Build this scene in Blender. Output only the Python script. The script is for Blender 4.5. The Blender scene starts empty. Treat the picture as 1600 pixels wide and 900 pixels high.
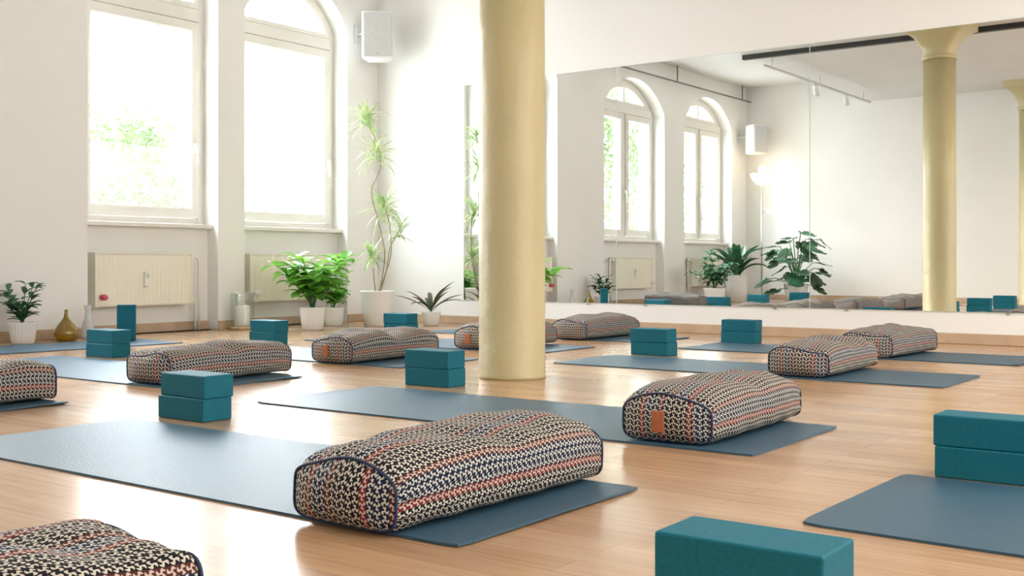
import bpy, bmesh, math, random
from mathutils import Vector, Matrix, noise
PI=math.pi
C=bpy.context.scene.collection
FW=Vector((-.5934,.8049,0)); RT=Vector((.8049,.5934,0))
WX=-6.874; WY=7.3; CEIL=3.06; BACK=-.5; RIGHT=3.6

# ---------------- materials ----------------
def mat(name, col, rough=.5, metal=0, spec=.5, nz=None, bump=None, emit=None, trans=None, sss=None):
    m=bpy.data.materials.new(name); m.use_nodes=True
    nt=m.node_tree; b=nt.nodes['Principled BSDF']
    b.inputs['Base Color'].default_value=(*col,1); b.inputs['Roughness'].default_value=rough
    b.inputs['Metallic'].default_value=metal; b.inputs['Specular IOR Level'].default_value=spec
    tc=nt.nodes.new('ShaderNodeTexCoord')
    if nz:
        n=nt.nodes.new('ShaderNodeTexNoise'); n.inputs['Scale'].default_value=nz[0]; n.inputs['Detail'].default_value=4
        nt.links.new(tc.outputs['Object'],n.inputs['Vector'])
        r=nt.nodes.new('ShaderNodeValToRGB')
        k=nz[1]
        r.color_ramp.elements[0].position=.3; r.color_ramp.elements[1].position=.7
        r.color_ramp.elements[0].color=(*[max(0,c*(1-k)) for c in col],1); r.color_ramp.elements[1].color=(*[min(1,c*(1+k)) for c in col],1)
        nt.links.new(n.outputs['Fac'],r.inputs['Fac']); nt.links.new(r.outputs['Color'],b.inputs['Base Color'])
    if bump:
        n2=nt.nodes.new('ShaderNodeTexNoise'); n2.inputs['Scale'].default_value=bump[0]; n2.inputs['Detail'].default_value=5
        nt.links.new(tc.outputs['Object'],n2.inputs['Vector'])
        bp=nt.nodes.new('ShaderNodeBump'); bp.inputs['Strength'].default_value=bump[1]; bp.inputs['Distance'].default_value=bump[2] if len(bump)>2 else .01
        nt.links.new(n2.outputs['Fac'],bp.inputs['Height']); nt.links.new(bp.outputs['Normal'],b.inputs['Normal'])
    if emit:
        b.inputs['Emission Color'].default_value=(*emit[0],1); b.inputs['Emission Strength'].default_value=emit[1]
    if trans: b.inputs['Transmission Weight'].default_value=trans
    return m
def thin_glass(name, tint=(1,1,1), g=.07):
    m=bpy.data.materials.new(name); m.use_nodes=True; nt=m.node_tree; nt.nodes.clear()
    o=nt.nodes.new('ShaderNodeOutputMaterial'); t=nt.nodes.new('ShaderNodeBsdfTransparent'); t.inputs['Color'].default_value=(*tint,1)
    gl=nt.nodes.new('ShaderNodeBsdfGlossy'); gl.inputs['Roughness'].default_value=.02
    mx=nt.nodes.new('ShaderNodeMixShader'); mx.inputs['Fac'].default_value=g
    nt.links.new(t.outputs[0],mx.inputs[1]); nt.links.new(gl.outputs[0],mx.inputs[2]); nt.links.new(mx.outputs[0],o.inputs['Surface'])
    return m
def leafmat(name, c1, c2, tr=.35, rough=.4, scale=6):
    m=bpy.data.materials.new(name); m.use_nodes=True; nt=m.node_tree; b=nt.nodes['Principled BSDF']
    b.inputs['Roughness'].default_value=rough
    tc=nt.nodes.new('ShaderNodeTexCoord'); n=nt.nodes.new('ShaderNodeTexNoise'); n.inputs['Scale'].default_value=scale
    nt.links.new(tc.outputs['Object'],n.inputs['Vector'])
    r=nt.nodes.new('ShaderNodeValToRGB'); r.color_ramp.elements[0].position=.35; r.color_ramp.elements[1].position=.65
    r.color_ramp.elements[0].color=(*c1,1); r.color_ramp.elements[1].color=(*c2,1)
    nt.links.new(n.outputs['Fac'],r.inputs['Fac']); nt.links.new(r.outputs['Color'],b.inputs['Base Color'])
    t=nt.nodes.new('ShaderNodeBsdfTranslucent'); nt.links.new(r.outputs['Color'],t.inputs['Color'])
    mx=nt.nodes.new('ShaderNodeMixShader'); mx.inputs['Fac'].default_value=tr
    o=nt.nodes['Material Output']
    nt.links.new(b.outputs[0],mx.inputs[1]); nt.links.new(t.outputs[0],mx.inputs[2]); nt.links.new(mx.outputs[0],o.inputs['Surface'])
    return m

M={}
M['wall']=mat('wall_paint',(.90,.892,.870),.8,spec=.2,nz=(1.5,.012),bump=(40,.15,.004))
M['ceil']=mat('ceiling_paint',(.80,.80,.78),.9,spec=.1,nz=(2,.02))
M['frame']=mat('cream_lacquer',(.84,.82,.76),.35,nz=(3,.02))
M['base']=mat('oak_trim',(.56,.40,.27),.4,nz=(8,.12))
M['rad']=mat('cream_enamel',(.88,.85,.73),.35,nz=(5,.02))
M['pipe']=mat('white_enamel',(.85,.84,.80),.3,nz=(5,.02))
M['pink']=mat('pink_plastic',(.65,.08,.16),.4,nz=(20,.1))
M['grey']=mat('grey_plastic',(.55,.55,.53),.4,nz=(20,.05))
M['column']=mat('yellow_cream_paint',(.530,.455,.255),.38,nz=(2.5,.05),bump=(7,.35,.03))
M['block']=mat('teal_foam',(.001,.125,.180),.6,spec=.3,nz=(160,.12),bump=(260,.2,.002))
M['pot_white']=mat('white_ceramic',(.85,.85,.83),.25,nz=(4,.02))
M['soil']=mat('dark_soil',(.06,.035,.02),.95,nz=(60,.5),bump=(60,.8,.01))
M['bark']=mat('bark_brown',(.34,.28,.17),.8,nz=(30,.3),bump=(40,.5,.005))
M['speaker']=mat('white_speaker_plastic',(.80,.80,.80),.45,nz=(5,.02))
M['mesh']=mat('grey_speaker_grille',(.62,.63,.64),.5,nz=(300,.25),bump=(300,.5,.002))
M['dark']=mat('wick_and_shade_black',(.03,.03,.03),.4,nz=(10,.2))
M['rail']=mat('grey_metal',(.16,.15,.14),.4,nz=(10,.2))
M['piping']=mat('navy_piping',(.010,.026,.085),.7,nz=(120,.3))
M['leather']=mat('tan_leather',(.36,.11,.040),.55,nz=(60,.2),bump=(150,.3,.002))
M['wax']=mat('white_wax',(.88,.86,.80),.5,nz=(10,.02))
M['wood']=mat('light_wood',(.50,.33,.18),.5,nz=(20,.2))
M['lampglow']=mat('lamp_shade_glow',(.9,.85,.7),.5,emit=((1,.78,.48),1.2),nz=(5,.02))
M['steel']=mat('brushed_steel',(.6,.6,.58),.3,metal=1,nz=(30,.1))
M['glass']=thin_glass('window_glass')
M['vglass']=thin_glass('clear_glass',(.95,.97,.96),.13)
M['milk']=mat('milky_glass',(.82,.84,.84),.12,nz=(6,.03),trans=.25)
M['amber']=mat('amber_glass',(.36,.21,.006),.04,nz=(6,.1),trans=.35)
M['amber'].node_tree.nodes['Principled BSDF'].inputs['Coat Weight'].default_value=.8
M['silver']=mat('mirror_silver',(.93,.95,.94),.0,metal=1)
M['silver'].node_tree.nodes['Principled BSDF'].inputs['Roughness'].default_value=0.002
M['seam']=mat('mirror_edge',(.6,.72,.68),.2,nz=(10,.05))
M['leaf_lime']=leafmat('lime_leaves',(.085,.33,.03),(.27,.58,.09),.4)
M['leaf_green']=leafmat('mid_green_leaves',(.06,.22,.10),(.14,.34,.17),.3)
M['leaf_dark']=leafmat('dark_green_leaves',(.025,.105,.05),(.06,.18,.085),.2)
M['leaf_var']=leafmat('variegated_leaves',(.22,.41,.14),(.64,.69,.40),.35,scale=14)
M['leaf_red']=leafmat('bronze_leaves',(.035,.11,.04),(.14,.11,.065),.22,scale=14)
M['leaf_out']=leafmat('outdoor_leaves',(.095,.16,.065),(.175,.24,.115),.5,.7,2)
M['ground']=mat('outdoor_paving',(.5,.5,.48),.9,nz=(1,.1))

def floor_mat():
    m=bpy.data.materials.new('oak_parquet'); m.use_nodes=True; nt=m.node_tree; b=nt.nodes['Principled BSDF']; L=nt.links
    tc=nt.nodes.new('ShaderNodeTexCoord')
    br=nt.nodes.new('ShaderNodeTexBrick'); br.offset=.37; br.squash=1
    br.inputs['Scale'].default_value=1; br.inputs['Brick Width'].default_value=.75; br.inputs['Row Height'].default_value=.075
    br.inputs['Mortar Size'].default_value=.0009; br.inputs['Mortar Smooth'].default_value=.4; br.inputs['Bias'].default_value=0
    br.inputs['Color1'].default_value=(.540,.345,.198,1); br.inputs['Color2'].default_value=(.430,.258,.140,1); br.inputs['Mortar'].default_value=(.30,.16,.085,1)
    L.new(tc.outputs['Object'],br.inputs['Vector'])
    mp=nt.nodes.new('ShaderNodeMapping'); mp.inputs['Scale'].default_value=(1.2,22,1); L.new(tc.outputs['Object'],mp.inputs['Vector'])
    n=nt.nodes.new('ShaderNodeTexNoise'); n.inputs['Scale'].default_value=3; n.inputs['Detail'].default_value=6; L.new(mp.outputs[0],n.inputs['Vector'])
    r=nt.nodes.new('ShaderNodeValToRGB'); r.color_ramp.elements[0].position=.3; r.color_ramp.elements[0].color=(.80,.77,.73,1)
    r.color_ramp.elements[1].position=.7; r.color_ramp.elements[1].color=(1.07,1.06,1.05,1); L.new(n.outputs['Fac'],r.inputs['Fac'])
    mx=nt.nodes.new('ShaderNodeMix'); mx.data_type='RGBA'; mx.blend_type='MULTIPLY'; mx.inputs[0].default_value=1
    L.new(br.outputs['Color'],mx.inputs[6]); L.new(r.outputs['Color'],mx.inputs[7]); L.new(mx.outputs[2],b.inputs['Base Color'])
    n2=nt.nodes.new('ShaderNodeTexNoise'); n2.inputs['Scale'].default_value=2.5; L.new(tc.outputs['Object'],n2.inputs['Vector'])
    mr=nt.nodes.new('ShaderNodeMapRange'); mr.inputs['To Min'].default_value=.16; mr.inputs['To Max'].default_value=.29
    L.new(n2.outputs['Fac'],mr.inputs['Value']); L.new(mr.outputs[0],b.inputs['Roughness'])
    bp=nt.nodes.new('ShaderNodeBump'); bp.inputs['Strength'].default_value=.3; bp.inputs['Distance'].default_value=.002
    L.new(n2.outputs['Fac'],bp.inputs['Height']); L.new(bp.outputs[0],b.inputs['Normal'])
    b.inputs['Specular IOR Level'].default_value=.8
    return m
M['floor']=floor_mat()

def mat_mat():
    m=mat('slate_blue_rubber',(.038,.092,.142),.44,spec=.6,nz=(3,.06))
    nt=m.node_tree; b=nt.nodes['Principled BSDF']; tc=nt.nodes.new('ShaderNodeTexCoord')
    b.inputs['Specular Tint'].default_value=(.62,.84,1,1)
    v=nt.nodes.new('ShaderNodeTexVoronoi'); v.inputs['Scale'].default_value=160; nt.links.new(tc.outputs['Object'],v.inputs['Vector'])
    bp=nt.nodes.new('ShaderNodeBump'); bp.inputs['Strength'].default_value=.45; bp.inputs['Distance'].default_value=.0012
    nt.links.new(v.outputs['Distance'],bp.inputs['Height']); nt.links.new(bp.outputs[0],b.inputs['Normal'])
    return m
M['mat']=mat_mat()

def fabric_mat():
    m=bpy.data.materials.new('squiggle_print_fabric'); m.use_nodes=True; nt=m.node_tree; L=nt.links; b=nt.nodes['Principled BSDF']
    b.inputs['Roughness'].default_value=.85; b.inputs['Specular IOR Level'].default_value=.15
    uv=nt.nodes.new('ShaderNodeUVMap'); uv.uv_map='UVMap'
    s=nt.nodes.new('ShaderNodeSeparateXYZ'); L.new(uv.outputs[0],s.inputs[0])
    def mth(op,a,bb=None,c=None):
        n=nt.nodes.new('ShaderNodeMath'); n.operation=op
        for i,v in enumerate((a,bb,c)):
            if v is None: continue
            if isinstance(v,(int,float)): n.inputs[i].default_value=v
            else: L.new(v,n.inputs[i])
        return n.outputs[0]
    u=s.outputs[0]; v=s.outputs[1]
    vn=mth('MULTIPLY',v,1/.0142); row=mth('FLOOR',vn)
    par=mth('MODULO',mth('ABSOLUTE',row),2)
    un=mth('ADD',mth('MULTIPLY',u,1/.0160),mth('MULTIPLY',par,.5))
    fu=mth('SUBTRACT',mth('FRACT',un),.5); fv=mth('SUBTRACT',mth('FRACT',vn),.5)
    rho=mth('SQRT',mth('ADD',mth('MULTIPLY',fu,fu),mth('MULTIPLY',fv,fv)))
    th=mth('ARCTAN2',fv,fu)
    ph=mth('ADD',mth('ADD',mth('MULTIPLY',th,3),mth('MULTIPLY',rho,4.5)),mth('MULTIPLY',par,PI))
    arm=mth('GREATER_THAN',mth('SINE',ph),.04)
    core=mth('LESS_THAN',rho,.13)
    fac=mth('MULTIPLY',mth('MAXIMUM',arm,core),mth('LESS_THAN',rho,.49))
    band=mth('FRACT',mth('MULTIPLY',v,1/.142))
    def ramp(stops):
        r=nt.nodes.new('ShaderNodeValToRGB'); cr=r.color_ramp; cr.interpolation='CONSTANT'
        cr.elements[0].position=stops[0][0]; cr.elements[0].color=(*stops[0][1],1)
        cr.elements[1].position=stops[1][0]; cr.elements[1].color=(*stops[1][1],1)
        for p,cc in stops[2:]:
            e=cr.elements.new(p); e.color=(*cc,1)
        L.new(band,r.inputs['Fac']); return r
    blk=(.012,.012,.017); red=(.15,.022,.022); nav=(.011,.018,.040); br_=(.080,.022,.022)
    r=ramp([(0,blk),(.30,red),(.40,nav),(.70,br_),(.80,blk)])
    cw=(.55,.515,.445); cp=(.52,.42,.36); cg=(.52,.51,.475)
    r2=ramp([(0,cw),(.30,cp),(.40,cg),(.70,cp),(.80,cw)])
    mx=nt.nodes.new('ShaderNodeMix'); mx.data_type='RGBA'; L.new(fac,mx.inputs[0]); L.new(r.outputs[0],mx.inputs[6]); L.new(r2.outputs[0],mx.inputs[7])
    L.new(mx.outputs[2],b.inputs['Base Color'])
    tc=nt.nodes.new('ShaderNodeTexCoord'); n=nt.nodes.new('ShaderNodeTexNoise'); n.inputs['Scale'].default_value=300; L.new(tc.outputs['Object'],n.inputs['Vector'])
    bp=nt.nodes.new('ShaderNodeBump'); bp.inputs['Strength'].default_value=.3; bp.inputs['Distance'].default_value=.002
    L.new(n.outputs['Fac'],bp.inputs['Height']); L.new(bp.outputs[0],b.inputs['Normal'])
    return m
M['fabric']=fabric_mat()

# ---------------- helpers ----------------
def obj(name,bm,m,parent=None,smooth=False,loc=None,rot=None):
    me=bpy.data.meshes.new(name); bm.normal_update(); bm.to_mesh(me); bm.free()
    me.materials.append(m)
    if smooth:
        for p in me.polygons: p.use_smooth=True
    o=bpy.data.objects.new(name,me); C.objects.link(o)
    if parent: o.parent=parent
    if loc: o.location=loc
    if rot: o.rotation_euler=rot
    return o
def tag(o,label,cat,group=None):
    o['label']=label; o['category']=cat
    if group: o['group']=group
    return o
def thing(name,label,cat,loc=(0,0,0),rz=0,group=None):
    o=bpy.data.objects.new(name,None); C.objects.link(o); o.location=loc; o.rotation_euler=(0,0,rz); o.empty_display_size=.1
    return tag(o,label,cat,group)
def struct(name,bm,m,parent=None,smooth=False):
    o=obj(name,bm,m,parent,smooth)
    if not parent: o['kind']='structure'
    return o
def box(bm,x0,x1,y0,y1,z0,z1,bev=0,seg=2):
    r=bmesh.ops.create_cube(bm,size=1)['verts']
    for v in r: v.co=Vector(((x0+x1)/2+v.co.x*(x1-x0),(y0+y1)/2+v.co.y*(y1-y0),(z0+z1)/2+v.co.z*(z1-z0)))
    if bev:
        es=set(e for v in r for e in v.link_edges)
        bmesh.ops.bevel(bm,geom=list(es),offset=bev,segments=seg,affect='EDGES',profile=.5)
def BM(): return bmesh.new()
def boxbm(*a,**k):
    bm=BM(); box(bm,*a,**k); return bm
def lathe(bm,prof,n=40,c=(0,0),ridge=0,rn=0):
    rings=[]
    for r,z in prof:
        ring=[]
        for i in range(n):
            a=2*PI*i/n; rr=max(r,1e-4)*(1+ridge*math.cos(a*rn))
            ring.append(bm.verts.new((c[0]+rr*math.cos(a),c[1]+rr*math.sin(a),z)))
        rings.append(ring)
    for a,b in zip(rings,rings[1:]):
        for i in range(n): bm.faces.new((a[i],a[(i+1)%n],b[(i+1)%n],b[i]))
    bm.faces.new(rings[0][::-1]); bm.faces.new(rings[-1])
def tube(bm,pts,r,n=10,closed=False,taper=None):
    pts=[Vector(p) for p in pts]; N=len(pts); rings=[]; up=None
    for i,p in enumerate(pts):
        if closed: d=(pts[(i+1)%N]-pts[i-1])
        else: d=pts[min(i+1,N-1)]-pts[max(i-1,0)]
        d.normalize()
        if up is None:
            up=Vector((0,0,1)) if abs(d.z)<.9 else Vector((1,0,0))
        s=d.cross(up).normalized(); up=s.cross(d).normalized()
        rr=r if taper is None else r*(1+(taper-1)*i/(N-1))
        rings.append([bm.verts.new(p+rr*(math.cos(2*PI*k/n)*s+math.sin(2*PI*k/n)*up)) for k in range(n)])
    rg=range(N) if closed else range(N-1)
    for i in rg:
        a=rings[i]; b=rings[(i+1)%N]
        for k in range(n): bm.faces.new((a[k],a[(k+1)%n],b[(k+1)%n],b[k]))
    if not closed:
        bm.faces.new(rings[0][::-1]); bm.faces.new(rings[-1])
def leaf(bm,p,az,el,Ln,w,droop=.8,n=6,fold=.25,pk=.4,twist=0):
    p=Vector(p); prev=None; e=el
    for i in range(n+1):
        t=i/n
        ww=w*(math.sin(PI*min(1,t**(math.log(.5)/math.log(pk))))**.8+.03) if t<1 else w*.02
        d=Vector((math.cos(az)*math.cos(e),math.sin(az)*math.cos(e),math.sin(e)))
        s=Vector((-math.sin(az),math.cos(az),0)); nrm=s.cross(d)
        s=(s*math.cos(twist)+nrm*math.sin(twist)); nr=s.cross(d)
        row=[bm.verts.new(p-s*ww/2-nr*ww*fold),bm.verts.new(p),bm.verts.new(p+s*ww/2-nr*ww*fold)]
        if prev:
            bm.faces.new((prev[0],prev[1],row[1],row[0])); bm.faces.new((prev[1],prev[2],row[2],row[1]))
        prev=row; p=p+d*Ln/n; e-=droop/n
def arch(y0,y1,z0,zs,rise,n=24):
    h=(y1-y0)/2; c=(y0+y1)/2; R=(h*h+rise*rise)/(2*rise); zc=zs+rise-R; a0=math.asin(min(1,h/R))
    pts=[(y0,z0),(y1,z0)]
    for i in range(n+1):
        a=a0-2*a0*i/n; pts.append((c+R*math.sin(a),zc+R*math.cos(a)))
    return pts
def prism(bm,pts,x0,x1):
    a=[bm.verts.new((x0,y,z)) for y,z in pts]; b=[bm.verts.new((x1,y,z)) for y,z in pts]; n=len(pts)
    bm.faces.new(a); bm.faces.new(b[::-1])
    for i in range(n): bm.faces.new((a[i],b[i],b[(i+1)%n],a[(i+1)%n]))
    bmesh.ops.recalc_face_normals(bm,faces=bm.faces)
def ring(bm,o,i_,x0,x1):
    n=len(o); V=lambda P,x:[bm.verts.new((x,y,z)) for y,z in P]
    oa,ob,ia,ib=V(o,x0),V(o,x1),V(i_,x0),V(i_,x1)
    for k in range(n):
        j=(k+1)%n
        bm.faces.new((oa[k],oa[j],ia[j],ia[k])); bm.faces.new((ob[k],ib[k],ib[j],ob[j]))
        bm.faces.new((oa[k],ob[k],ob[j],oa[j])); bm.faces.new((ia[k],ia[j],ib[j],ib[k]))
    bmesh.ops.recalc_face_normals(bm,faces=bm.faces)
def rect(y0,y1,z0,z1): return [(y0,z0),(y1,z0),(y1,z1),(y0,z1)]

# ---------------- room shell ----------------
struct('floor',boxbm(-7.0,RIGHT,BACK,WY,-.08,0),M['floor'])
struct('ceiling',boxbm(-7.3,RIGHT+.1,BACK-.1,WY+.1,CEIL,CEIL+.1),M['ceil'])
struct('trim_1',boxbm(-5.05,RIGHT,BACK,4.3,2.72,CEIL),M['ceil'])
struct('soffit_edge_shade',boxbm(-5.05,RIGHT,3.56,3.62,2.67,2.72),M['dark'])  # dark strip put in for the shaded front face of the dropped ceiling
struct('wall_back',boxbm(-7.3,RIGHT+.1,BACK-.15,BACK,-.08,CEIL),M['wall'])
struct('wall_right',boxbm(RIGHT,RIGHT+.15,BACK,WY,-.08,CEIL),M['wall'])
struct('wall_front',boxbm(-7.3,RIGHT+.1,WY,WY+.15,-.08,CEIL),M['wall'])
WINS=[(4.42,5.53,False,2.52,.40),(5.79,6.92,False,2.50,.38),(1.98,3.44,True,2.40,.38),(.0,1.44,True,2.40,.38)]
SILL=.80
wb=boxbm(-7.25,WX,BACK,WY,-.08,CEIL)
wall=struct('wall_left',wb,M['wall'])
cut=[]
for y0,y1,d,ZS,RISE in WINS:
    bm=BM(); prism(bm,arch(y0,y1,SILL,ZS,RISE),-7.5,-6.5); cut.append(obj('cutter',bm,M['wall']))
    bm=BM(); box(bm,-7.0,-6.5,y0,y1,0.0,SILL+.02); cut.append(obj('cutter',bm,M['wall']))
for c in cut:
    md=wall.modifiers.new('b','BOOLEAN'); md.operation='DIFFERENCE'; md.object=c; md.solver='EXACT'
dg=bpy.context.evaluated_depsgraph_get()
nm=bpy.data.meshes.new_from_object(wall.evaluated_get(dg)); wall.modifiers.clear(); wall.data=nm
for c in cut: bpy.data.objects.remove(c)

struct('baseboard_front',boxbm(WX,RIGHT,WY-.016,WY,0,.068,bev=.004),M['base'])
bm=BM(); y=BACK
for y0,y1,d,_,_ in sorted(WINS):
    box(bm,WX,WX+.016,y,y0-.0,0,.068,.004); box(bm,-7.0,-6.984,y0,y1,0,.068,.004); y=y1
box(bm,WX,WX+.016,y,WY-.016,0,.068,.004)
struct('baseboard_left',bm,M['base'])
struct('baseboard_back',boxbm(-6.85,RIGHT,BACK,BACK+.016,0,.068),M['base'])

XF=-7.05
for k,(y0,y1,dbl,ZS,RISE) in enumerate(WINS):
    w=bpy.data.objects.new('window_%d'%(k+1),None); C.objects.link(w); w['kind']='structure'
    w['label']=['tall arched window with one big pane at left','arched window with one big pane nearest the corner','double casement arched window seen in the mirror','arched window behind plants seen in the mirror'][k]
    f=.05
    bm=BM(); ring(bm,arch(y0,y1,SILL,ZS,RISE),arch(y0+f,y1-f,SILL+f,ZS,RISE-f),XF-.10,XF)
    box(bm,XF-.10,XF+.020,y0+f,y1-f,2.362,2.46,.006)
    if dbl: box(bm,XF-.09,XF+.005,(y0+y1)/2-.03,(y0+y1)/2+.03,SILL+f,2.37,.004)
    obj('window_frame',bm,M['frame'],w)
    z0,z1=SILL+f+.004,2.358; s=.068
    spans=[(y0+f+.004,y1-f-.004)] if not dbl else [(y0+f+.004,(y0+y1)/2-.032),((y0+y1)/2+.032,y1-f-.004)]
    for a,b in spans:
        bm=BM(); ring(bm,rect(a,b,z0,z1),rect(a+s,b-s,z0+s,z1-s),XF-.07,XF+.020)
        ring(bm,rect(a+s-.012,b-s+.012,z0+s-.012,z1-s+.012),rect(a+s+.008,b-s-.008,z0+s+.008,z1-s-.008),XF-.055,XF+.008)
        sa=obj('sash',bm,M['frame'],w)
        bm=BM(); box(bm,XF-.045,XF-.039,a+s+.004,b-s-.004,z0+s+.004,z1-s-.004); obj('pane',bm,M['glass'],sa)
    hy=(y0+y1)/2
    zb=2.462
    gap=.004; fr=.045
    if not dbl:
        zq=min(ZS,zb+.2)
        oo=arch(y0+f+gap,y1-f-gap,zb,ZS,RISE-f-gap); ii=arch(y0+f+gap+fr,y1-f-gap-fr,min(zb+fr,ZS-.002),ZS,RISE-f-gap-fr)
        bm=BM(); ring(bm,oo,ii,XF-.07,XF+.015); sa=obj('fanlight_sash',bm,M['frame'],w)
        bm=BM(); prism(bm,arch(y0+f+fr,y1-f-fr,min(zb+fr,ZS-.002)-.004,ZS,RISE-f-fr),XF-.045,XF-.040); obj('pane',bm,M['glass'],sa)
    else:
        R=((y1-y0)/2)**2+RISE**2; R/=2*RISE; zc=ZS+RISE-R
        Ro=R-f-.003; Ri=R-f-.05
        ho=math.sqrt(max(0,Ro*Ro-(zb-zc)**2)); zb2=zb+.045
        hi=math.sqrt(Ri*Ri-(zb2-zc)**2)
        bm=BM(); ring(bm,arch(hy-ho,hy+ho,zb,zb+.0001,zc+Ro-zb-.0001),arch(hy-hi,hy+hi,zb2,zb2+.0001,zc+Ri-zb2-.0001),XF-.07,XF+.015)
        box(bm,XF-.06,XF+.01,hy-.022,hy+.022,zb+.03,zc+Ri+.01)
        sa=obj('fanlight_sash',bm,M['frame'],w)
        bm=BM(); prism(bm,arch(hy-hi-.005,hy+hi+.005,zb2-.005,zb2,zc+Ri-zb2),XF-.045,XF-.040); obj('pane',bm,M['glass'],sa)
    bm=BM(); box(bm,XF-.02,-6.93,y0+.002,y1-.002,SILL-.028,SILL+.004,.006); obj('window_sill',bm,M['frame'],w)
    hyy=(y1-f-.038) if not dbl else hy
    bm=BM(); box(bm,XF+.018,XF+.034,hyy-.016,hyy+.016,1.35,1.43,.004); box(bm,XF+.028,XF+.056,hyy-.008,hyy+.008,1.385,1.405,.003)
    box(bm,XF+.048,XF+.062,hyy-.011,hyy+.011,1.26,1.405,.004); obj('handle',bm,M['pipe'],w)

# ---------------- mirrors ----------------
MX=[-5.883,-4.389,-2.862,-1.35]
labs=['mirror panel nearest the corner, partly hidden behind the yellow column','middle mirror panel reflecting the two arched windows','right hand mirror panel reflecting the column and back wall']
for i in range(3):
    t=thing('wall_mirror',labs[i],'mirror',(MX[i],WY,.2),0,'mirror panels on the wall')
    w=MX[i+1]-MX[i]-.003
    obj('mirror_glass',boxbm(0.003,w,-.0072,-.0066,.003,1.80),M['silver'],t)
    bm=BM(); box(bm,0,w+.003,-.0064,-.0005,0,1.803); obj('backing',bm,M['seam'],t)
    for xx in (.25,w-.25):
        obj('mirror_clip',boxbm(xx-.012,xx+.012,-.0105,-.0005,-.012,.004,.001),M['steel'],t)

# ---------------- columns ----------------
def column(x,y,label):
    t=thing('column',label,'column',(x,y,0),0,'yellow columns')
    bm=BM(); lathe(bm,[(.150,0),(.150,.012),(.1465,.02),(.146,1.2),(.143,2.38)],72); obj('shaft',bm,M['column'],t,True)
    bm=BM(); prof=[(.143,2.38),(.158,2.385),(.162,2.40),(.158,2.415),(.146,2.42),(.148,2.47),(.165,2.53),(.20,2.59),(.255,2.64),(.29,2.655),(.29,2.719)]
    rings=[]
    n=64
    for r,z in prof:
        q=min(1,max(0,(z-2.47)/.17))
        rg=[]
        for i in range(n):
            a=2*PI*i/n; e=2+6*q
            rr=r/((abs(math.cos(a))**e+abs(math.sin(a))**e)**(1/e))
            rg.append(bm.verts.new((rr*math.cos(a),rr*math.sin(a),z)))
        rings.append(rg)
    for a,b in zip(rings,rings[1:]):
        for i in range(n): bm.faces.new((a[i],a[(i+1)%n],b[(i+1)%n],b[i]))
    bm.faces.new(rings[0][::-1]); bm.faces.new(rings[-1])
    o=obj('capital',bm,M['column'],t,True)
    md=o.modifiers.new('e','EDGE_SPLIT'); md.split_angle=.7
column(-2.925,3.968,'big cream yellow painted round column standing in the middle of the room')
column(-2.95,-.08,'second yellow column near the back wall, seen only at the mirror\'s right edge')

# ---------------- mats ----------------
def ymat(x0,x1,y0,y1,label,rz=0,seed=0):
    t=BM(); cx,cy=(x0+x1)/2,(y0+y1)/2; lx,ly=(x1-x0),(y1-y0); nx,ny=44,14
    top=[]
    for i in range(nx+1):
        col=[]
        for j in range(ny+1):
            x=-lx/2+lx*i/nx; y=-ly/2+ly*j/ny
            z=.0052+.0010*max(0,noise.noise(Vector((x*2+seed*3,y*3,seed))))
            dx=lx/2-abs(x)
            if dx<.07 : z+=.006*((.07-dx)/.07)**2*max(0,noise.noise(Vector((seed*1.7,y*2,3+(1 if x>0 else 0))))+.1)
            rx=max(0,abs(x)-(lx/2-.02)); ry=max(0,abs(y)-(ly/2-.02))
            if rx>0 and ry>0:
                d=math.hypot(rx,ry)
                if d>.02: x-=math.copysign(rx*(1-.02/d),x); y-=math.copysign(ry*(1-.02/d),y)
            col.append((x,y,z))
        top.append(col)
    V=[[t.verts.new(p) for p in c] for c in top]; B=[[t.verts.new((p[0],p[1],max(.0004,p[2]-.0048))) for p in c] for c in top]
    for i in range(nx):
        for j in range(ny):
            t.faces.new((V[i][j],V[i+1][j],V[i+1][j+1],V[i][j+1])); t.faces.new((B[i][j],B[i][j+1],B[i+1][j+1],B[i+1][j]))
    for i in range(nx):
        t.faces.new((V[i][0],B[i][0],B[i+1][0],V[i+1][0])); t.faces.new((V[i][ny],V[i+1][ny],B[i+1][ny],B[i][ny]))
    for j in range(ny):
        t.faces.new((V[0][j],V[0][j+1],B[0][j+1],B[0][j])); t.faces.new((V[nx][j],B[nx][j],B[nx][j+1],V[nx][j+1]))
    o=obj('yoga_mat',t,M['mat'],loc=(cx,cy,0),rot=(0,0,rz)); tag(o,label,'yoga mat','yoga mats laid out on the floor'); return o
mats=[(-3.10,-1.236,1.518,2.159,'slate yoga mat under the large patterned bolster front and centre',0),
(-3.13,-1.213,2.69,3.325,'slate yoga mat in front of the column, under the bolster with leather tag',.01),
(-3.17,-1.26,4.64,5.24,'slate yoga mat behind the column, second nearest to the mirror on the right',0),
(-3.12,-1.24,5.87,6.48,'slate yoga mat nearest the mirror at far right',0),
(-.82,1.08,2.03,2.65,'dark yoga mat cut by the right edge, in front of a block pair',-.02),
(-5.50,-3.635,1.65,2.27,'yoga mat under the bolster cut by the left edge',0),
(-5.55,-3.655,2.77,3.41,'pale lit yoga mat under the long bolster behind the left block pair',0),
(-5.50,-3.60,3.98,4.60,'yoga mat under the tagged bolster left of the column',0),
(-5.45,-3.57,5.08,5.70,'yoga mat under the bolster half hidden by the column',0),
(-5.40,-3.50,6.19,6.79,'yoga mat against the mirror wall just behind the column',0),
(-3.08,-1.20,.25,.87,'yoga mat hidden under the nearest bolster at the bottom left corner',0),
(-5.50,-3.63,.45,1.07,'yoga mat nearest the back wall, seen only in the mirror',0)]
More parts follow.
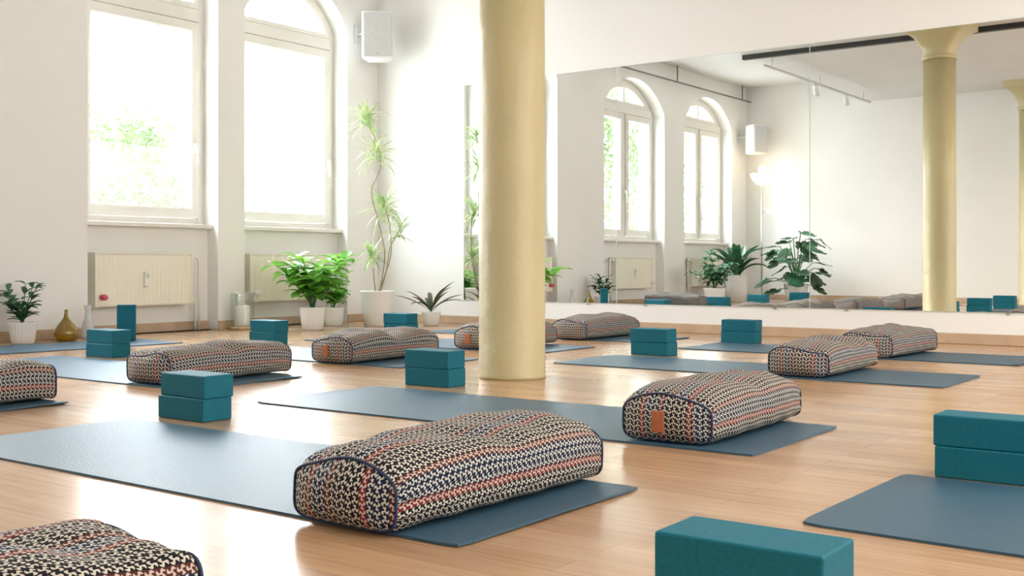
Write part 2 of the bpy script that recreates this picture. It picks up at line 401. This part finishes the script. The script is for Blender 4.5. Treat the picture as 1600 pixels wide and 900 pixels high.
for i,(a,b,c,d,l,r) in enumerate(mats): ymat(a,b,c,d,l,r,i+1)
o=ymat(-.92,.92,-.3,.3,'yoga mat laid along the window wall under the upright block',0,30)
o.location=(-6.22,3.55,0); o.rotation_euler=(0,0,PI/2-.06)

# ---------------- bolsters ----------------
def bolster(x,y,rz,seed,label,tagged=False,dent=0,L=.685,z=.0075,hs=1.0):
    t=thing('bolster',label,'bolster',(x,y,z),rz,'patterned yoga bolsters')
    rnd=random.Random(seed); NY,NA=64,104
    bm=BM(); uvl=bm.loops.layers.uv.new('UVMap')
    dc=[(rnd.uniform(-.24,.24),rnd.uniform(.009,.020),rnd.uniform(.03,.06),rnd.uniform(-.08,.08)) for _ in range(5)]
    def pt(i,a):
        tt=i/NY; yy=-L/2+L*tt; p=(1-abs(2*tt-1)**3.4)**.6 if 0<tt<1 else 0
        c,s=math.cos(a),math.sin(a)
        W=.272+.032*p; H=(.117+.033*p)*hs; n=(4.3-.9*p) if s>0 else 5.0
        rr=1/((abs(c))**n+(abs(s))**n)**(1/n)
        px=W/2*rr*c; pz=H/2*rr*s+H/2
        top=min(1,max(0,s*rr*1.2))
        nz_=noise.noise(Vector((px*6,yy*5,seed*5.3)))+.35*noise.noise(Vector((px*14,yy*12,seed*2.3)))
        pz+=top*nz_*.015*(.3+.7*p)
        pz+=top*p*.006*(1-(px/(W/2))**2)
        px*=1+.05*noise.noise(Vector((math.copysign(1,px)*3,yy*5,seed*2.1+pz*4)))
        for (q,d,w,xo) in dc: pz-=top*p*d*math.exp(-((yy-q-.5*(px-xo))/w)**2)*max(0,1-abs(px-xo)/.2)
        pz-=top*dent*math.exp(-(yy/.06)**2)
        e=min(tt,1-tt)*L
        k=math.exp(-e/.045)*(1-math.exp(-e/.006))*.006
        wob=math.sin(a*14+seed)*k+math.sin(yy*48+noise.noise(Vector((seed,a*2,0)))*7)*.0016*p
        px+=wob*c; pz+=wob*s
        pz-=top*(1-p)*.009*math.sin((px/.268+.5)*PI*2+seed)
        return Vector((px,yy,max(0,pz)))
    rings=[]
    for i in range(NY+1):
        rings.append([bm.verts.new(pt(i,-PI/2+2*PI*k/NA)) for k in range(NA)])
    mid=[v.co for v in rings[NY//2]]; arc=[0]
    for k in range(NA): arc.append(arc[-1]+(mid[(k+1)%NA]-mid[k]).length)
    def face(vs,uvs):
        f=bm.faces.new(vs)
        for l,u in zip(f.loops,uvs): l[uvl].uv=u
    for i in range(NY):
        for k in range(NA):
            k2=(k+1)%NA; u0,u1=L*i/NY,L*(i+1)/NY; v0,v1=arc[k],arc[k+1]
            face((rings[i][k],rings[i+1][k],rings[i+1][k2],rings[i][k2]),((u0,v0),(u1,v0),(u1,v1),(u0,v1)))
    for end in (0,NY):
        sg=-1 if end==0 else 1
        base=[v.co.copy() for v in rings[end]]; ctr=sum(base,Vector())/NA
        prev=rings[end]; K=9
        for j in range(1,K+1):
            s=1-j/K
            if j<K:
                cur=[]
                for b in base:
                    q=ctr+(b-ctr)*s; q.y=ctr.y+sg*(.034*(1-s**2.5)+.009*noise.noise(Vector((q.x*14,q.z*14,seed+sg))) *(1-s)); cur.append(bm.verts.new(q))
                for k in range(NA):
                    k2=(k+1)%NA; vs=(prev[k],prev[k2],cur[k2],cur[k])
                    if sg>0: vs=vs[::-1]
                    face(vs,[(v.co.z+.3,v.co.x+.4) for v in vs])
                prev=cur
            else:
                c=bm.verts.new(ctr+Vector((0,sg*.034,0)))
                for k in range(NA):
                    vs=(prev[k],prev[(k+1)%NA],c)
                    if sg>0: vs=vs[::-1]
                    face(vs,[(v.co.z+.3,v.co.x+.4) for v in vs])
    rims=[[v.co.copy() for v in rings[e]] for e in (0,NY)]
    bmesh.ops.recalc_face_normals(bm,faces=bm.faces)
    obj('cover',bm,M['fabric'],t,True)
    for r in rims:
        sg=math.copysign(1,r[0].y); b2=BM(); ctr=sum(r,Vector())/NA
        pts=[]
        for v in r:
            q=v+(v-ctr).normalized()*.0012; q.z=max(.0029,q.z); q.y+=sg*.001; pts.append(q)
        tube(b2,pts,.0029,8,True); obj('piping',b2,M['piping'],t,True)
    if tagged:
        b2=BM(); box(b2,-.018,.018,-L/2-.0405,-L/2-.0305,.030,.088,.0015); 
        o=obj('leather_tag',b2,M['leather'],t); o.location=(-.012,0,0)
    return t
bolster(-1.497,1.845,-.02,1,'largest patterned bolster front and centre on its slate mat',dent=.010)
bolster(-1.50,3.085,.04,2,'patterned bolster with tan leather tag right of centre',True,dent=.0,hs=1.05)
bolster(-1.90,5.03,.02,3,'patterned bolster behind the right one, on the third mat',False,dent=.006)
bolster(-1.975,6.22,-.06,4,'patterned bolster farthest right, closest to the mirror',False)
bolster(-3.885,1.94,0,5,'patterned bolster cut off by the left edge of the photo')
bolster(-3.965,3.16,.05,6,'long patterned bolster behind the left block pair',False,dent=.0)
bolster(-4.06,4.31,.03,7,'patterned bolster with leather tag left of the column, behind the block pair',True,dent=.030)
bolster(-4.05,5.44,.02,8,'patterned bolster partly hidden behind the yellow column',True)
bolster(-4.06,6.49,.0,9,'patterned bolster right of the column beside the mirror wall')
bolster(-1.338,.590,-.03,10,'nearest patterned bolster cropped at the bottom left corner',dent=.0,hs=.97)
bolster(-3.90,.76,.05,11,'patterned bolster nearest the back wall, seen in the mirror')
bolster(-6.24,2.86,PI/2-.05,12,'patterned bolster by the window wall, seen in the mirror below the casement window')

# ---------------- blocks ----------------
def block(x,y,z,rz,label,upright=False):
    bm=BM()
    if upright: box(bm,-.0575,.0575,-.0365,.0365,0,.23,.004,3)
    else: box(bm,-.115,.115,-.0575,.0575,0,.073,.004,3)
    o=obj('yoga_block',bm,M['block'],loc=(x,y,z),rot=(0,0,rz)); tag(o,label,'yoga block','teal yoga blocks')
st=[(-.615,1.357,.02,'at the bottom right, nearest the camera'),
(-.640,2.755,.0,'cut by the right edge, behind the right mat'),
(-2.98,2.303,.0,'left of the largest bolster'),
(-2.99,3.52,.03,'just left of the column base'),
(-3.015,5.41,.0,'right of the column, on the third row'),
(-3.04,6.59,.0,'nearest the mirror, right of the column'),
(-5.43,4.765,.02,'left of the leafy plant'),
(-5.42,6.0,.0,'below the dark leaved plant'),
(-5.345,3.56,.05,'in front of the upright block'),
(-2.98,1.17,.03,'seen in the mirror at far right'),
(-5.40,2.42,.0,'seen in the mirror beneath the plants'),
(-5.38,1.2,.04,'seen in the mirror beneath the monstera')]
for i,(x,y,r,l) in enumerate(st):
    rnd=random.Random(i)
    block(x,y,.0003,r,'lower teal block of the pair '+l)
    block(x+rnd.uniform(-.006,.006),y+rnd.uniform(-.005,.005),.0737,r+rnd.uniform(-.03,.03),'upper teal block of the pair '+l)
block(-6.32,4.345,.0072,.9,'single teal foam block standing upright near the first radiator',True)

# ---------------- radiators ----------------
def radiator(y0,y1,label,n=22,knob=False):
    t=thing('radiator',label,'radiator',(-6.925,(y0+y1)/2,0),0,'cream panel radiators'); h=(y1-y0)/2
    z0,z1=.20,.575
    bm=BM(); pr=[]
    N=n*4
    for i in range(N+1):
        y=-h+.012+(2*h-.024)*i/N; q=i%4; pr.append((.030 if q in (1,2) else .0275,y))
    f=[];
    for z in (z0+.0,z0+.012,z1-.012,z1):
        d=.006 if z in (z0,z1) else 0
        f.append([bm.verts.new((x-d,y,z)) for x,y in pr])
    for a,b in zip(f,f[1:]):
        for i in range(N): bm.faces.new((a[i],a[i+1],b[i+1],b[i]))
    box(bm,-.055,.016,-h+.012,h-.012,z0+.002,z1-.006)
    obj('panel',bm,M['rad'],t)
    for s in (-1,1):
        bm=BM(); box(bm,-.060,.034,s*h-(.012 if s>0 else 0),s*h+(0 if s>0 else .012),z0-.002,z1+.008,.002); obj('side_cover',bm,M['rad'],t)
    bm=BM(); box(bm,-.060,-.054,-h+.012,h-.012,z1,z1+.008); box(bm,.026,.033,-h+.012,h-.012,z1,z1+.008)
    k=int(2*h/.02)
    for i in range(k): yy=-h+.02+i*(2*h-.04)/(k-1); box(bm,-.054,.026,yy-.003,yy+.003,z1+.001,z1+.006)
    obj('top_grille',bm,M['rad'],t)
    m=obj('heat_meter',boxbm(.031,.052,-.018,.018,.34,.445,.005),M['pipe'],t)
    obj('meter_display',boxbm(.0515,.0535,-.011,.011,.40,.43,.0005),M['grey'],m)
    bm=BM(); lathe(bm,[(.014,0),(.020,.004),(.022,.03),(.018,.05),(.012,.056)],20)
    o=obj('thermostat_knob',bm,M['pink'] if knob else M['pipe'],t,True); o.rotation_euler=(0,PI/2,0); o.location=(.034,-h+.05,.27)
    bm=BM()
    tube(bm,[(-.01,h,.555),(-.01,h+.05,.557),(-.008,h+.075,.55),(-.005,h+.085,.52),(-.005,h+.085,.3),(-.005,h+.085,.002)],.0095,12)
    tube(bm,[(-.01,h,.225),(-.01,h+.035,.225),(-.005,h+.048,.205),(-.005,h+.05,.18),(-.005,h+.05,.002)],.0085,12)
    obj('pipe',bm,M['pipe'],t,True)
    bm=BM(); box(bm,-.03,.012,h+.004,h+.030,.538,.575,.005); obj('valve',bm,M['pipe'],t)
radiator(4.49,5.31,'cream ribbed radiator under the left window, beside the amber vase',knob=True)
radiator(5.86,6.68,'cream ribbed radiator under the second window, behind the leafy plant')
radiator(2.24,3.14,'cream radiator under the casement window, seen in the mirror')
radiator(.3,1.15,'cream radiator behind the indoor jungle of plants, seen in the mirror')

# ---------------- speakers ----------------
def speaker(x,y,z,rz,label):
    t=thing('wall_speaker',label,'speaker',(x,y,z),rz,'white wall speakers')
    bm=BM(); box(bm,-.138,.138,-.10,.11,-.207,.207,.022,4)
    for v in bm.verts:
        if v.co.y>0: v.co.x*=.72
    obj('cabinet',bm,M['speaker'],t,True)
    bm=BM(); box(bm,-.122,.122,-.108,-.098,-.187,.187,.006,2); g=obj('grille',bm,M['mesh'],t)
    bm=BM(); box(bm,-.02,.02,-.1095,-.107,-.172,-.160,.001); obj('badge',bm,M['grey'],g)
    bm=BM(); R=Matrix.Rotation(-rz,3,'Z')
    wl=R@(Vector((WX-x,.0,0)))
    tube(bm,[(0,.09,.05),tuple(wl*.6+Vector((0,0,.05))),tuple(wl*.985+Vector((0,0,.05)))],.012,10)
    obj('bracket',bm,M['speaker'],t,True)
    bm=BM(); box(bm,-.006,.006,-.04,.04,-.08,.08,.003)
    o=obj('wall_plate',bm,M['speaker'],t); o.location=wl*.97+Vector((0,0,.05)); o.rotation_euler=(0,0,-rz)
speaker(-6.615,7.035,2.458,.70,'white wall speaker high in the corner above the tall plant')
speaker(-6.60,-.20,2.27,1.9,'white wall speaker above the floor lamp, seen in the mirror')

# ---------------- rails / track light ----------------
bm=BM(); box(bm,-6.82,-6.79,BACK+.02,4.2,2.845,2.858,.002)
for yy in (-.2,1.76,3.8): box(bm,-6.81,-6.80,yy-.008,yy+.008,2.855,CEIL-.0005)
o=obj('curtain_rail',bm,M['rail']); tag(o,'thin dark curtain rail above the windows, seen in the mirror','curtain rail')
t=thing('track_light','ceiling track light with two white spotlights, seen in the mirror','track light',(-4.85,1.9,2.60))
obj('track',boxbm(-.014,.014,-1.75,1.6,0,.022,.002),M['grey'],t)
for yy in (-1.5,0,1.4):
    bm=BM(); tube(bm,[(0,yy,.02),(0,yy,.1195)],.004,8); obj('hanger',bm,M['grey'],t,True)
for yy in (.15,-.85):
    bm=BM(); lathe(bm,[(.022,0),(.03,.01),(.034,.09),(.04,.13),(.034,.131),(.03,.1)],24)
    o=obj('spotlight',bm,M['speaker'],t,True); o.location=(0,yy,-.02); o.rotation_euler=(PI*.72,.3,0)

# ---------------- floor lamp ----------------
t=thing('floor_lamp','slim uplighter floor lamp glowing in the back corner, seen in the mirror','floor lamp',(-6.42,.0,0))
bm=BM(); lathe(bm,[(.14,0),(.14,.012),(.05,.025),(.014,.035)],40); obj('base',bm,M['steel'],t,True)
bm=BM(); lathe(bm,[(.011,.03),(.011,1.62)],16); obj('pole',bm,M['steel'],t,True)
bm=BM(); lathe(bm,[(.02,1.60),(.07,1.62),(.13,1.68),(.165,1.76),(.160,1.762),(.12,1.70),(.06,1.65),(.01,1.64)],40); obj('lamp_shade',bm,M['lampglow'],t,True)
bm=BM(); tube(bm,[(0,0,1.2),(.08,.04,1.27),(.13,.06,1.25)],.006,8); a=obj('reading_arm',bm,M['steel'],t,True)
bm=BM(); lathe(bm,[(.012,.04),(.025,.015),(.028,-.02),(.025,-.02),(.02,.01)],20); o=obj('reading_shade',bm,M['lampglow'],t,True); o.location=(.14,.06,1.23)
ld=bpy.data.lights.new('lamp_bulb','POINT'); ld.energy=1.5; ld.color=(1,.68,.34); ld.shadow_soft_size=.05
o=bpy.data.objects.new('lamp_bulb',ld); C.objects.link(o); o.location=(-6.42,.0,1.82)

# ---------------- plants and vases ----------------
def pot(t,r0,r1,h,m=None,ridge=0,rn=0,smooth=True):
    bm=BM(); w=.010
    lathe(bm,[(r0*.9,0),(r0,.004),((r0+r1)/2*1.01,h*.5),(r1,h-.008),(r1+.002,h),(r1-w*.6,h+.001),(r1-w,h-.006),(r1-w,h-.03)],96,ridge=ridge,rn=rn)
    p=obj('pot',bm,m or M['pot_white'],t,smooth)
    bm=BM(); lathe(bm,[(r1-w-.004,h-.034),(r1-w-.004,h-.022),(.02,h-.016)],30); obj('soil',bm,M['soil'],t,True)

def leafy(x,y,label,r0,r1,h,H,spread,nst,mt,seed,lw=.05,ll=.12,group=None,ncl=7):
    t=thing('potted_plant',label,'potted plant',(x,y,0),0,group); pot(t,r0,r1,h); rnd=random.Random(seed)
    fb=BM(); sb=BM()
    for i in range(nst):
        az=2*PI*i/nst+rnd.uniform(-.4,.4); out=spread*rnd.uniform(.25,1); top=h+(H-h)*rnd.uniform(.45,1)*(1-.35*(out/spread)**2)
        pts=[]
        for k in range(6):
            q=k/5; pts.append((math.cos(az)*(out*q**1.6+.01),math.sin(az)*(out*q**1.6+.01),h-.02+(top-h)*q))
        tube(sb,pts,.004,6,taper=.5)
        for k in (2,3,4,5):
            if k<3 and rnd.random()<.4: continue
            p=Vector(pts[k]); m=rnd.randint(ncl-2,ncl)
            a2=rnd.uniform(0,6.28)
            for j in range(m):
                leaf(fb,p,a2+2*PI*j/m+rnd.uniform(-.2,.2),rnd.uniform(-.1,.75),ll*rnd.uniform(.7,1.15),lw*rnd.uniform(.8,1.1),rnd.uniform(.5,1.2),5,.12,.5)
    obj('foliage',fb,mt,t,True); obj('stem',sb,M['leaf_green'],t,True)
    return t
leafy(-6.25,5.92,'lush lime green leafy plant in a white pot before the second radiator',.08,.098,.175,.68,.37,12,M['leaf_lime'],3,.078,.155,ncl=6)
leafy(-6.56,6.44,'green leafy plant in a white pot between the lime plant and tall plant',.08,.09,.15,.52,.13,8,M['leaf_lime'],8,.058,.11,ncl=6)
leafy(-6.30,1.72,'soft green bushy plant left of the tall broad leaves, seen in the mirror',.11,.14,.2,.70,.31,14,M['leaf_green'],12,.045,.12,ncl=8)

t=thing('potted_plant','small dark green plant in a ribbed white pot at far left','potted plant',(-6.665,3.83,0)); pot(t,.065,.085,.135,ridge=.035,rn=24)
rnd=random.Random(5); fb=BM(); sb=BM()
for i in range(10):
    az=2*PI*i/10+rnd.uniform(-.3,.3); out=rnd.uniform(.03,.12); top=rnd.uniform(.24,.38); pts=[(math.cos(az)*out*(k/4)**1.3,math.sin(az)*out*(k/4)**1.3,.115+(top-.115)*k/4) for k in range(5)]
    tube(sb,pts,.003,6)
    for k in (1,2,3,4):
        for s in (-1,1):
            leaf(fb,pts[k],az+s*rnd.uniform(.6,1.6),rnd.uniform(.1,.9),rnd.uniform(.07,.11),.034,.7,5,.2,.5)
obj('foliage',fb,M['leaf_dark'],t,True); obj('stem',sb,M['leaf_green'],t,True)

# tall dragon tree
t=thing('potted_plant','tall spiky thin stemmed plant in a big white pot in the corner','potted plant',(-6.24,6.62,0)); pot(t,.105,.135,.285)
fb=BM(); sb=BM(); rnd=random.Random(11)
def P(px,py,d=0): 
    v=RT*((px-587)*9.05/1740)+FW*d; return Vector((v.x,v.y,.5+(413-py)*9.05/1740))
canes=[[P(590,458),P(599,400),P(590,350),P(578,300),P(592,262),P(587,225),P(570,190)],
       [P(592,458),P(602,420),P(608,385),P(624,358,-.05)],
       [P(585,458),P(581,430,.03),P(578,395,.05)],
       [P(588,458,.02),P(606,400,.1),P(604,350,.1),P(596,318,.05)]]
for c in canes:
    pts=[]
    for i_,(a,b) in enumerate(zip(c,c[1:])):
        p0=c[max(0,i_-1)]; p3=c[min(len(c)-1,i_+2)]
        for k in range(6):
            q=k/6; pts.append(.5*((2*a)+(b-p0)*q+(2*p0-5*a+4*b-p3)*q*q+(3*a-p0-3*b+p3)*q**3))
    pts.append(c[-1]); tube(sb,pts,.0052,8,taper=.7)
tufts=[(P(570,186),44,.26),(P(583,238),34,.26),(P(596,322,.05),44,.25),(P(624,360,-.05),32,.18),(P(577,396,.05),40,.22)]
for c,n,l in tufts:
    for i in range(n):
        leaf(fb,c+Vector((rnd.uniform(-.01,.01),rnd.uniform(-.01,.01),rnd.uniform(-.07,.02))),rnd.uniform(0,2*PI),rnd.uniform(-.5,1.25),l*rnd.uniform(.6,1.1),.017,rnd.uniform(.3,1.3),7,.2,.4)
obj('foliage',fb,M['leaf_var'],t,True); obj('stem',sb,M['bark'],t,True)

# bronze plant
t=thing('potted_plant','dark bronze green plant with arching wavy leaves right of the tall plant','potted plant',(-5.93,6.93,0)); pot(t,.06,.078,.11)
fb=BM(); rnd=random.Random(21)
for i in range(12):
    leaf(fb,(0,0,.11),2*PI*i/12*2.4+rnd.uniform(-.2,.2),rnd.uniform(.6,1.35),rnd.uniform(.24,.36),.040,rnd.uniform(.3,1.2),9,.2,.55)
obj('foliage',fb,M['leaf_red'],t,True)

t=thing('potted_plant','plant with tall broad dark leaves in a white pot, seen in the mirror','potted plant',(-6.32,1.02,0)); pot(t,.12,.15,.36)
fb=BM(); rnd=random.Random(31)
for i in range(28):
    leaf(fb,(rnd.uniform(-.04,.04),rnd.uniform(-.04,.04),.33),rnd.uniform(0,2*PI),rnd.uniform(.9,1.5),rnd.uniform(.38,.60),.11,rnd.uniform(.6,1.9),9,.2,.6)
obj('foliage',fb,M['leaf_dark'],t,True)

# monstera
t=thing('potted_plant','big split leaved monstera in the back corner, seen in the mirror','potted plant',(-5.80,.30,0)); pot(t,.13,.16,.24)
fb=BM(); sb=BM(); rnd=random.Random(41)
def mleaf(bm,c,az,tilt,R):
    d=Vector((math.cos(az)*math.cos(tilt),math.sin(az)*math.cos(tilt),math.sin(tilt))); s=Vector((-math.sin(az),math.cos(az),0)); n=s.cross(d)
    cv=bm.verts.new(c); N=56; vs=[]
    for i in range(N):
        a=-PI+2*PI*i/N
        r=R*(.72+.28*math.cos(a))*(1.15 if abs(a)<.5 else 1)
        if abs(a)>2.6: r*=.55+.45*(PI-abs(a))/.54*.3
        if .35<abs(a)<2.5 and (i%7) in (0,): r*=.42
        x=r*math.cos(a)+R*.25; y=r*math.sin(a)*1.05
        vs.append(bm.verts.new(c+d*x+s*y+n*(-.25*abs(y)-.35*x*x/R)))
    for i in range(N): bm.faces.new((cv,vs[i],vs[(i+1)%N]))
for i in range(36):
    az=2*PI*i*.618; ro=rnd.uniform(.08,.42); z=rnd.uniform(.30,.98)-ro*.45
    c=Vector((math.cos(az)*ro,math.sin(az)*ro,z))
    tube(sb,[(0,0,.22),(c.x*.3,c.y*.3,.22+(z-.22)*.6),(c.x*.75,c.y*.75,z*.98+.02),c],.006,6)
    mleaf(fb,c,az,rnd.uniform(-1.25,-.4),rnd.uniform(.11,.16))
obj('foliage',fb,M['leaf_dark'],t,True); obj('stem',sb,M['leaf_green'],t,True)

bm=BM(); lathe(bm,[(.045,0),(.066,.008),(.078,.04),(.074,.07),(.054,.105),(.028,.135),(.014,.16),(.010,.19),(.013,.205),(.010,.205),(.008,.19)],48)
o=obj('vase',bm,M['amber'],smooth=True,loc=(-6.65,4.12,0)); tag(o,'teardrop amber glass vase with narrow neck, left of the white vase','vase')
bm=BM(); lathe(bm,[(.034,0),(.042,.006),(.044,.05),(.034,.10),(.020,.14),(.017,.18),(.024,.225),(.021,.225),(.014,.18)],48)
o=obj('vase',bm,M['milk'],smooth=True,loc=(-6.74,4.335,0)); tag(o,'milky white bottle vase beside the amber vase','vase')
t=thing('candle_lantern','clear glass hurricane lantern holding a white candle between the radiators','candle lantern',(-6.725,5.64,0))
bm=BM(); lathe(bm,[(.088,0),(.093,.004),(.093,.02),(.088,.024)],48); obj('base',bm,M['wood'],t,True)
bm=BM(); lathe(bm,[(.086,.024),(.088,.05),(.088,.27),(.090,.282),(.087,.282),(.085,.27),(.085,.03)],48); obj('glass_shade',bm,M['vglass'],t,True)
bm=BM(); lathe(bm,[(.055,.0245),(.056,.03),(.056,.175),(.052,.182),(.02,.178)],40); c=obj('candle',bm,M['wax'],t,True)
bm=BM(); tube(bm,[(0,0,.177),(.001,0,.19),(.003,0,.195)],.0012,6); obj('wick',bm,M['dark'],c)

# ---------------- outside ----------------
struct('ground',boxbm(-40,-7.26,-30,30,-.3,-.1),M['ground'])
def tree(x,y,zc,R,n,label,seed):
    t=thing('tree',label,'tree',(x,y,-.1),0,'trees outside the windows'); rnd=random.Random(seed)
    bm=BM(); tube(bm,[(0,0,0),(.05,.1,zc*.5),(0,0,zc+R*.5)],.08,10,taper=.3)
    cl=[]
    for i in range(38):
        a=rnd.uniform(0,2*PI); q=rnd.uniform(-.95,.95); rr=R*rnd.uniform(.3,1)*math.sqrt(1-q*q); c=Vector((math.cos(a)*rr,math.sin(a)*rr,max(.5,zc+.1+q*R))); cl.append(c)
        tube(bm,[(0,0,max(.3,c.z-R*.6)),(c.x*.6,c.y*.6,max(.35,c.z-.2)),tuple(c)],.015,6,taper=.3)
    obj('trunk',bm,M['bark'],t,True)
    fb=BM()
    for i in range(n):
        c=rnd.choice(cl)+Vector((rnd.gauss(0,1),rnd.gauss(0,1),rnd.gauss(0,.8)))*R*.2
        leaf(fb,c,rnd.uniform(0,6.28),rnd.uniform(-1,1),.13,.07,.4,2,.1,.5)
    obj('foliage',fb,M['leaf_out'],t)
tree(-11.5,8.0,1.15,1.15,5200,'pale leafy tree outside the left window',4)
tree(-10.8,-2.4,1.9,1.9,8000,'green tree outside the casement window, seen in the mirror',2)
tree(-12.5,-8.2,2.4,2.4,9000,'green tree outside the last window, seen in the mirror',3)

# ---------------- light ----------------
w=bpy.data.worlds.new('sky'); bpy.context.scene.world=w; w.use_nodes=True; nt=w.node_tree
bg=nt.nodes['Background']; bg.inputs['Strength'].default_value=16
tc=nt.nodes.new('ShaderNodeTexCoord'); sp=nt.nodes.new('ShaderNodeSeparateXYZ'); nt.links.new(tc.outputs['Generated'],sp.inputs[0])
r=nt.nodes.new('ShaderNodeValToRGB'); r.color_ramp.elements[0].color=(1,.98,.94,1); r.color_ramp.elements[0].position=.0
r.color_ramp.elements[1].color=(.80,.90,1,1); r.color_ramp.elements[1].position=.6
nt.links.new(sp.outputs[2],r.inputs[0]); nt.links.new(r.outputs[0],bg.inputs['Color'])
for y0,y1,d,_,_ in WINS:
    ld=bpy.data.lights.new('window_portal','AREA'); ld.shape='RECTANGLE'; ld.size=2.2; ld.size_y=y1-y0; ld.cycles.is_portal=True
    o=bpy.data.objects.new('window_portal',ld); C.objects.link(o); o.location=(-7.3,(y0+y1)/2,1.86); o.rotation_euler=(0,-PI/2,0)
sd=bpy.data.lights.new('sun','SUN'); sd.energy=9; sd.angle=math.radians(35); sd.color=(1,.93,.80)
o=bpy.data.objects.new('sun',sd); C.objects.link(o); o.rotation_euler=Vector((.85,-.15,-.5)).to_track_quat('-Z','Y').to_euler()
for (x,y,e) in ((.8,2.0,38),(.8,5.2,50)):  # added overhead fill without fixtures, kept out of the mirror's view
    ld=bpy.data.lights.new('ceiling_fill','AREA'); ld.shape='RECTANGLE'; ld.size=2.4; ld.size_y=1.8; ld.energy=e; ld.color=(1,.97,.92)
    o=bpy.data.objects.new('ceiling_fill',ld); C.objects.link(o); o.location=(x,y,2.70)
# added fill at the unseen right-hand side, brightens the window wall
ld=bpy.data.lights.new('right_side_fill','AREA'); ld.shape='RECTANGLE'; ld.size=1.8; ld.size_y=6; ld.energy=115; ld.color=(1,.98,.94)
o=bpy.data.objects.new('right_side_fill',ld); C.objects.link(o); o.location=(3.5,3.2,1.8); o.rotation_euler=(0,PI/2,0)

# ---------------- camera ----------------
cd=bpy.data.cameras.new('camera'); cam=bpy.data.objects.new('camera',cd); C.objects.link(cam)
cd.sensor_width=36; cd.lens=1740/1600*36; cd.shift_y=-37/1600; cd.clip_start=.02
cam.location=(0,0,.5); cam.rotation_euler=(PI/2,0,math.atan2(.5934,.8049))
bpy.context.scene.camera=cam
vs=bpy.context.scene.view_settings
vs.view_transform='Standard'; vs.exposure=.30
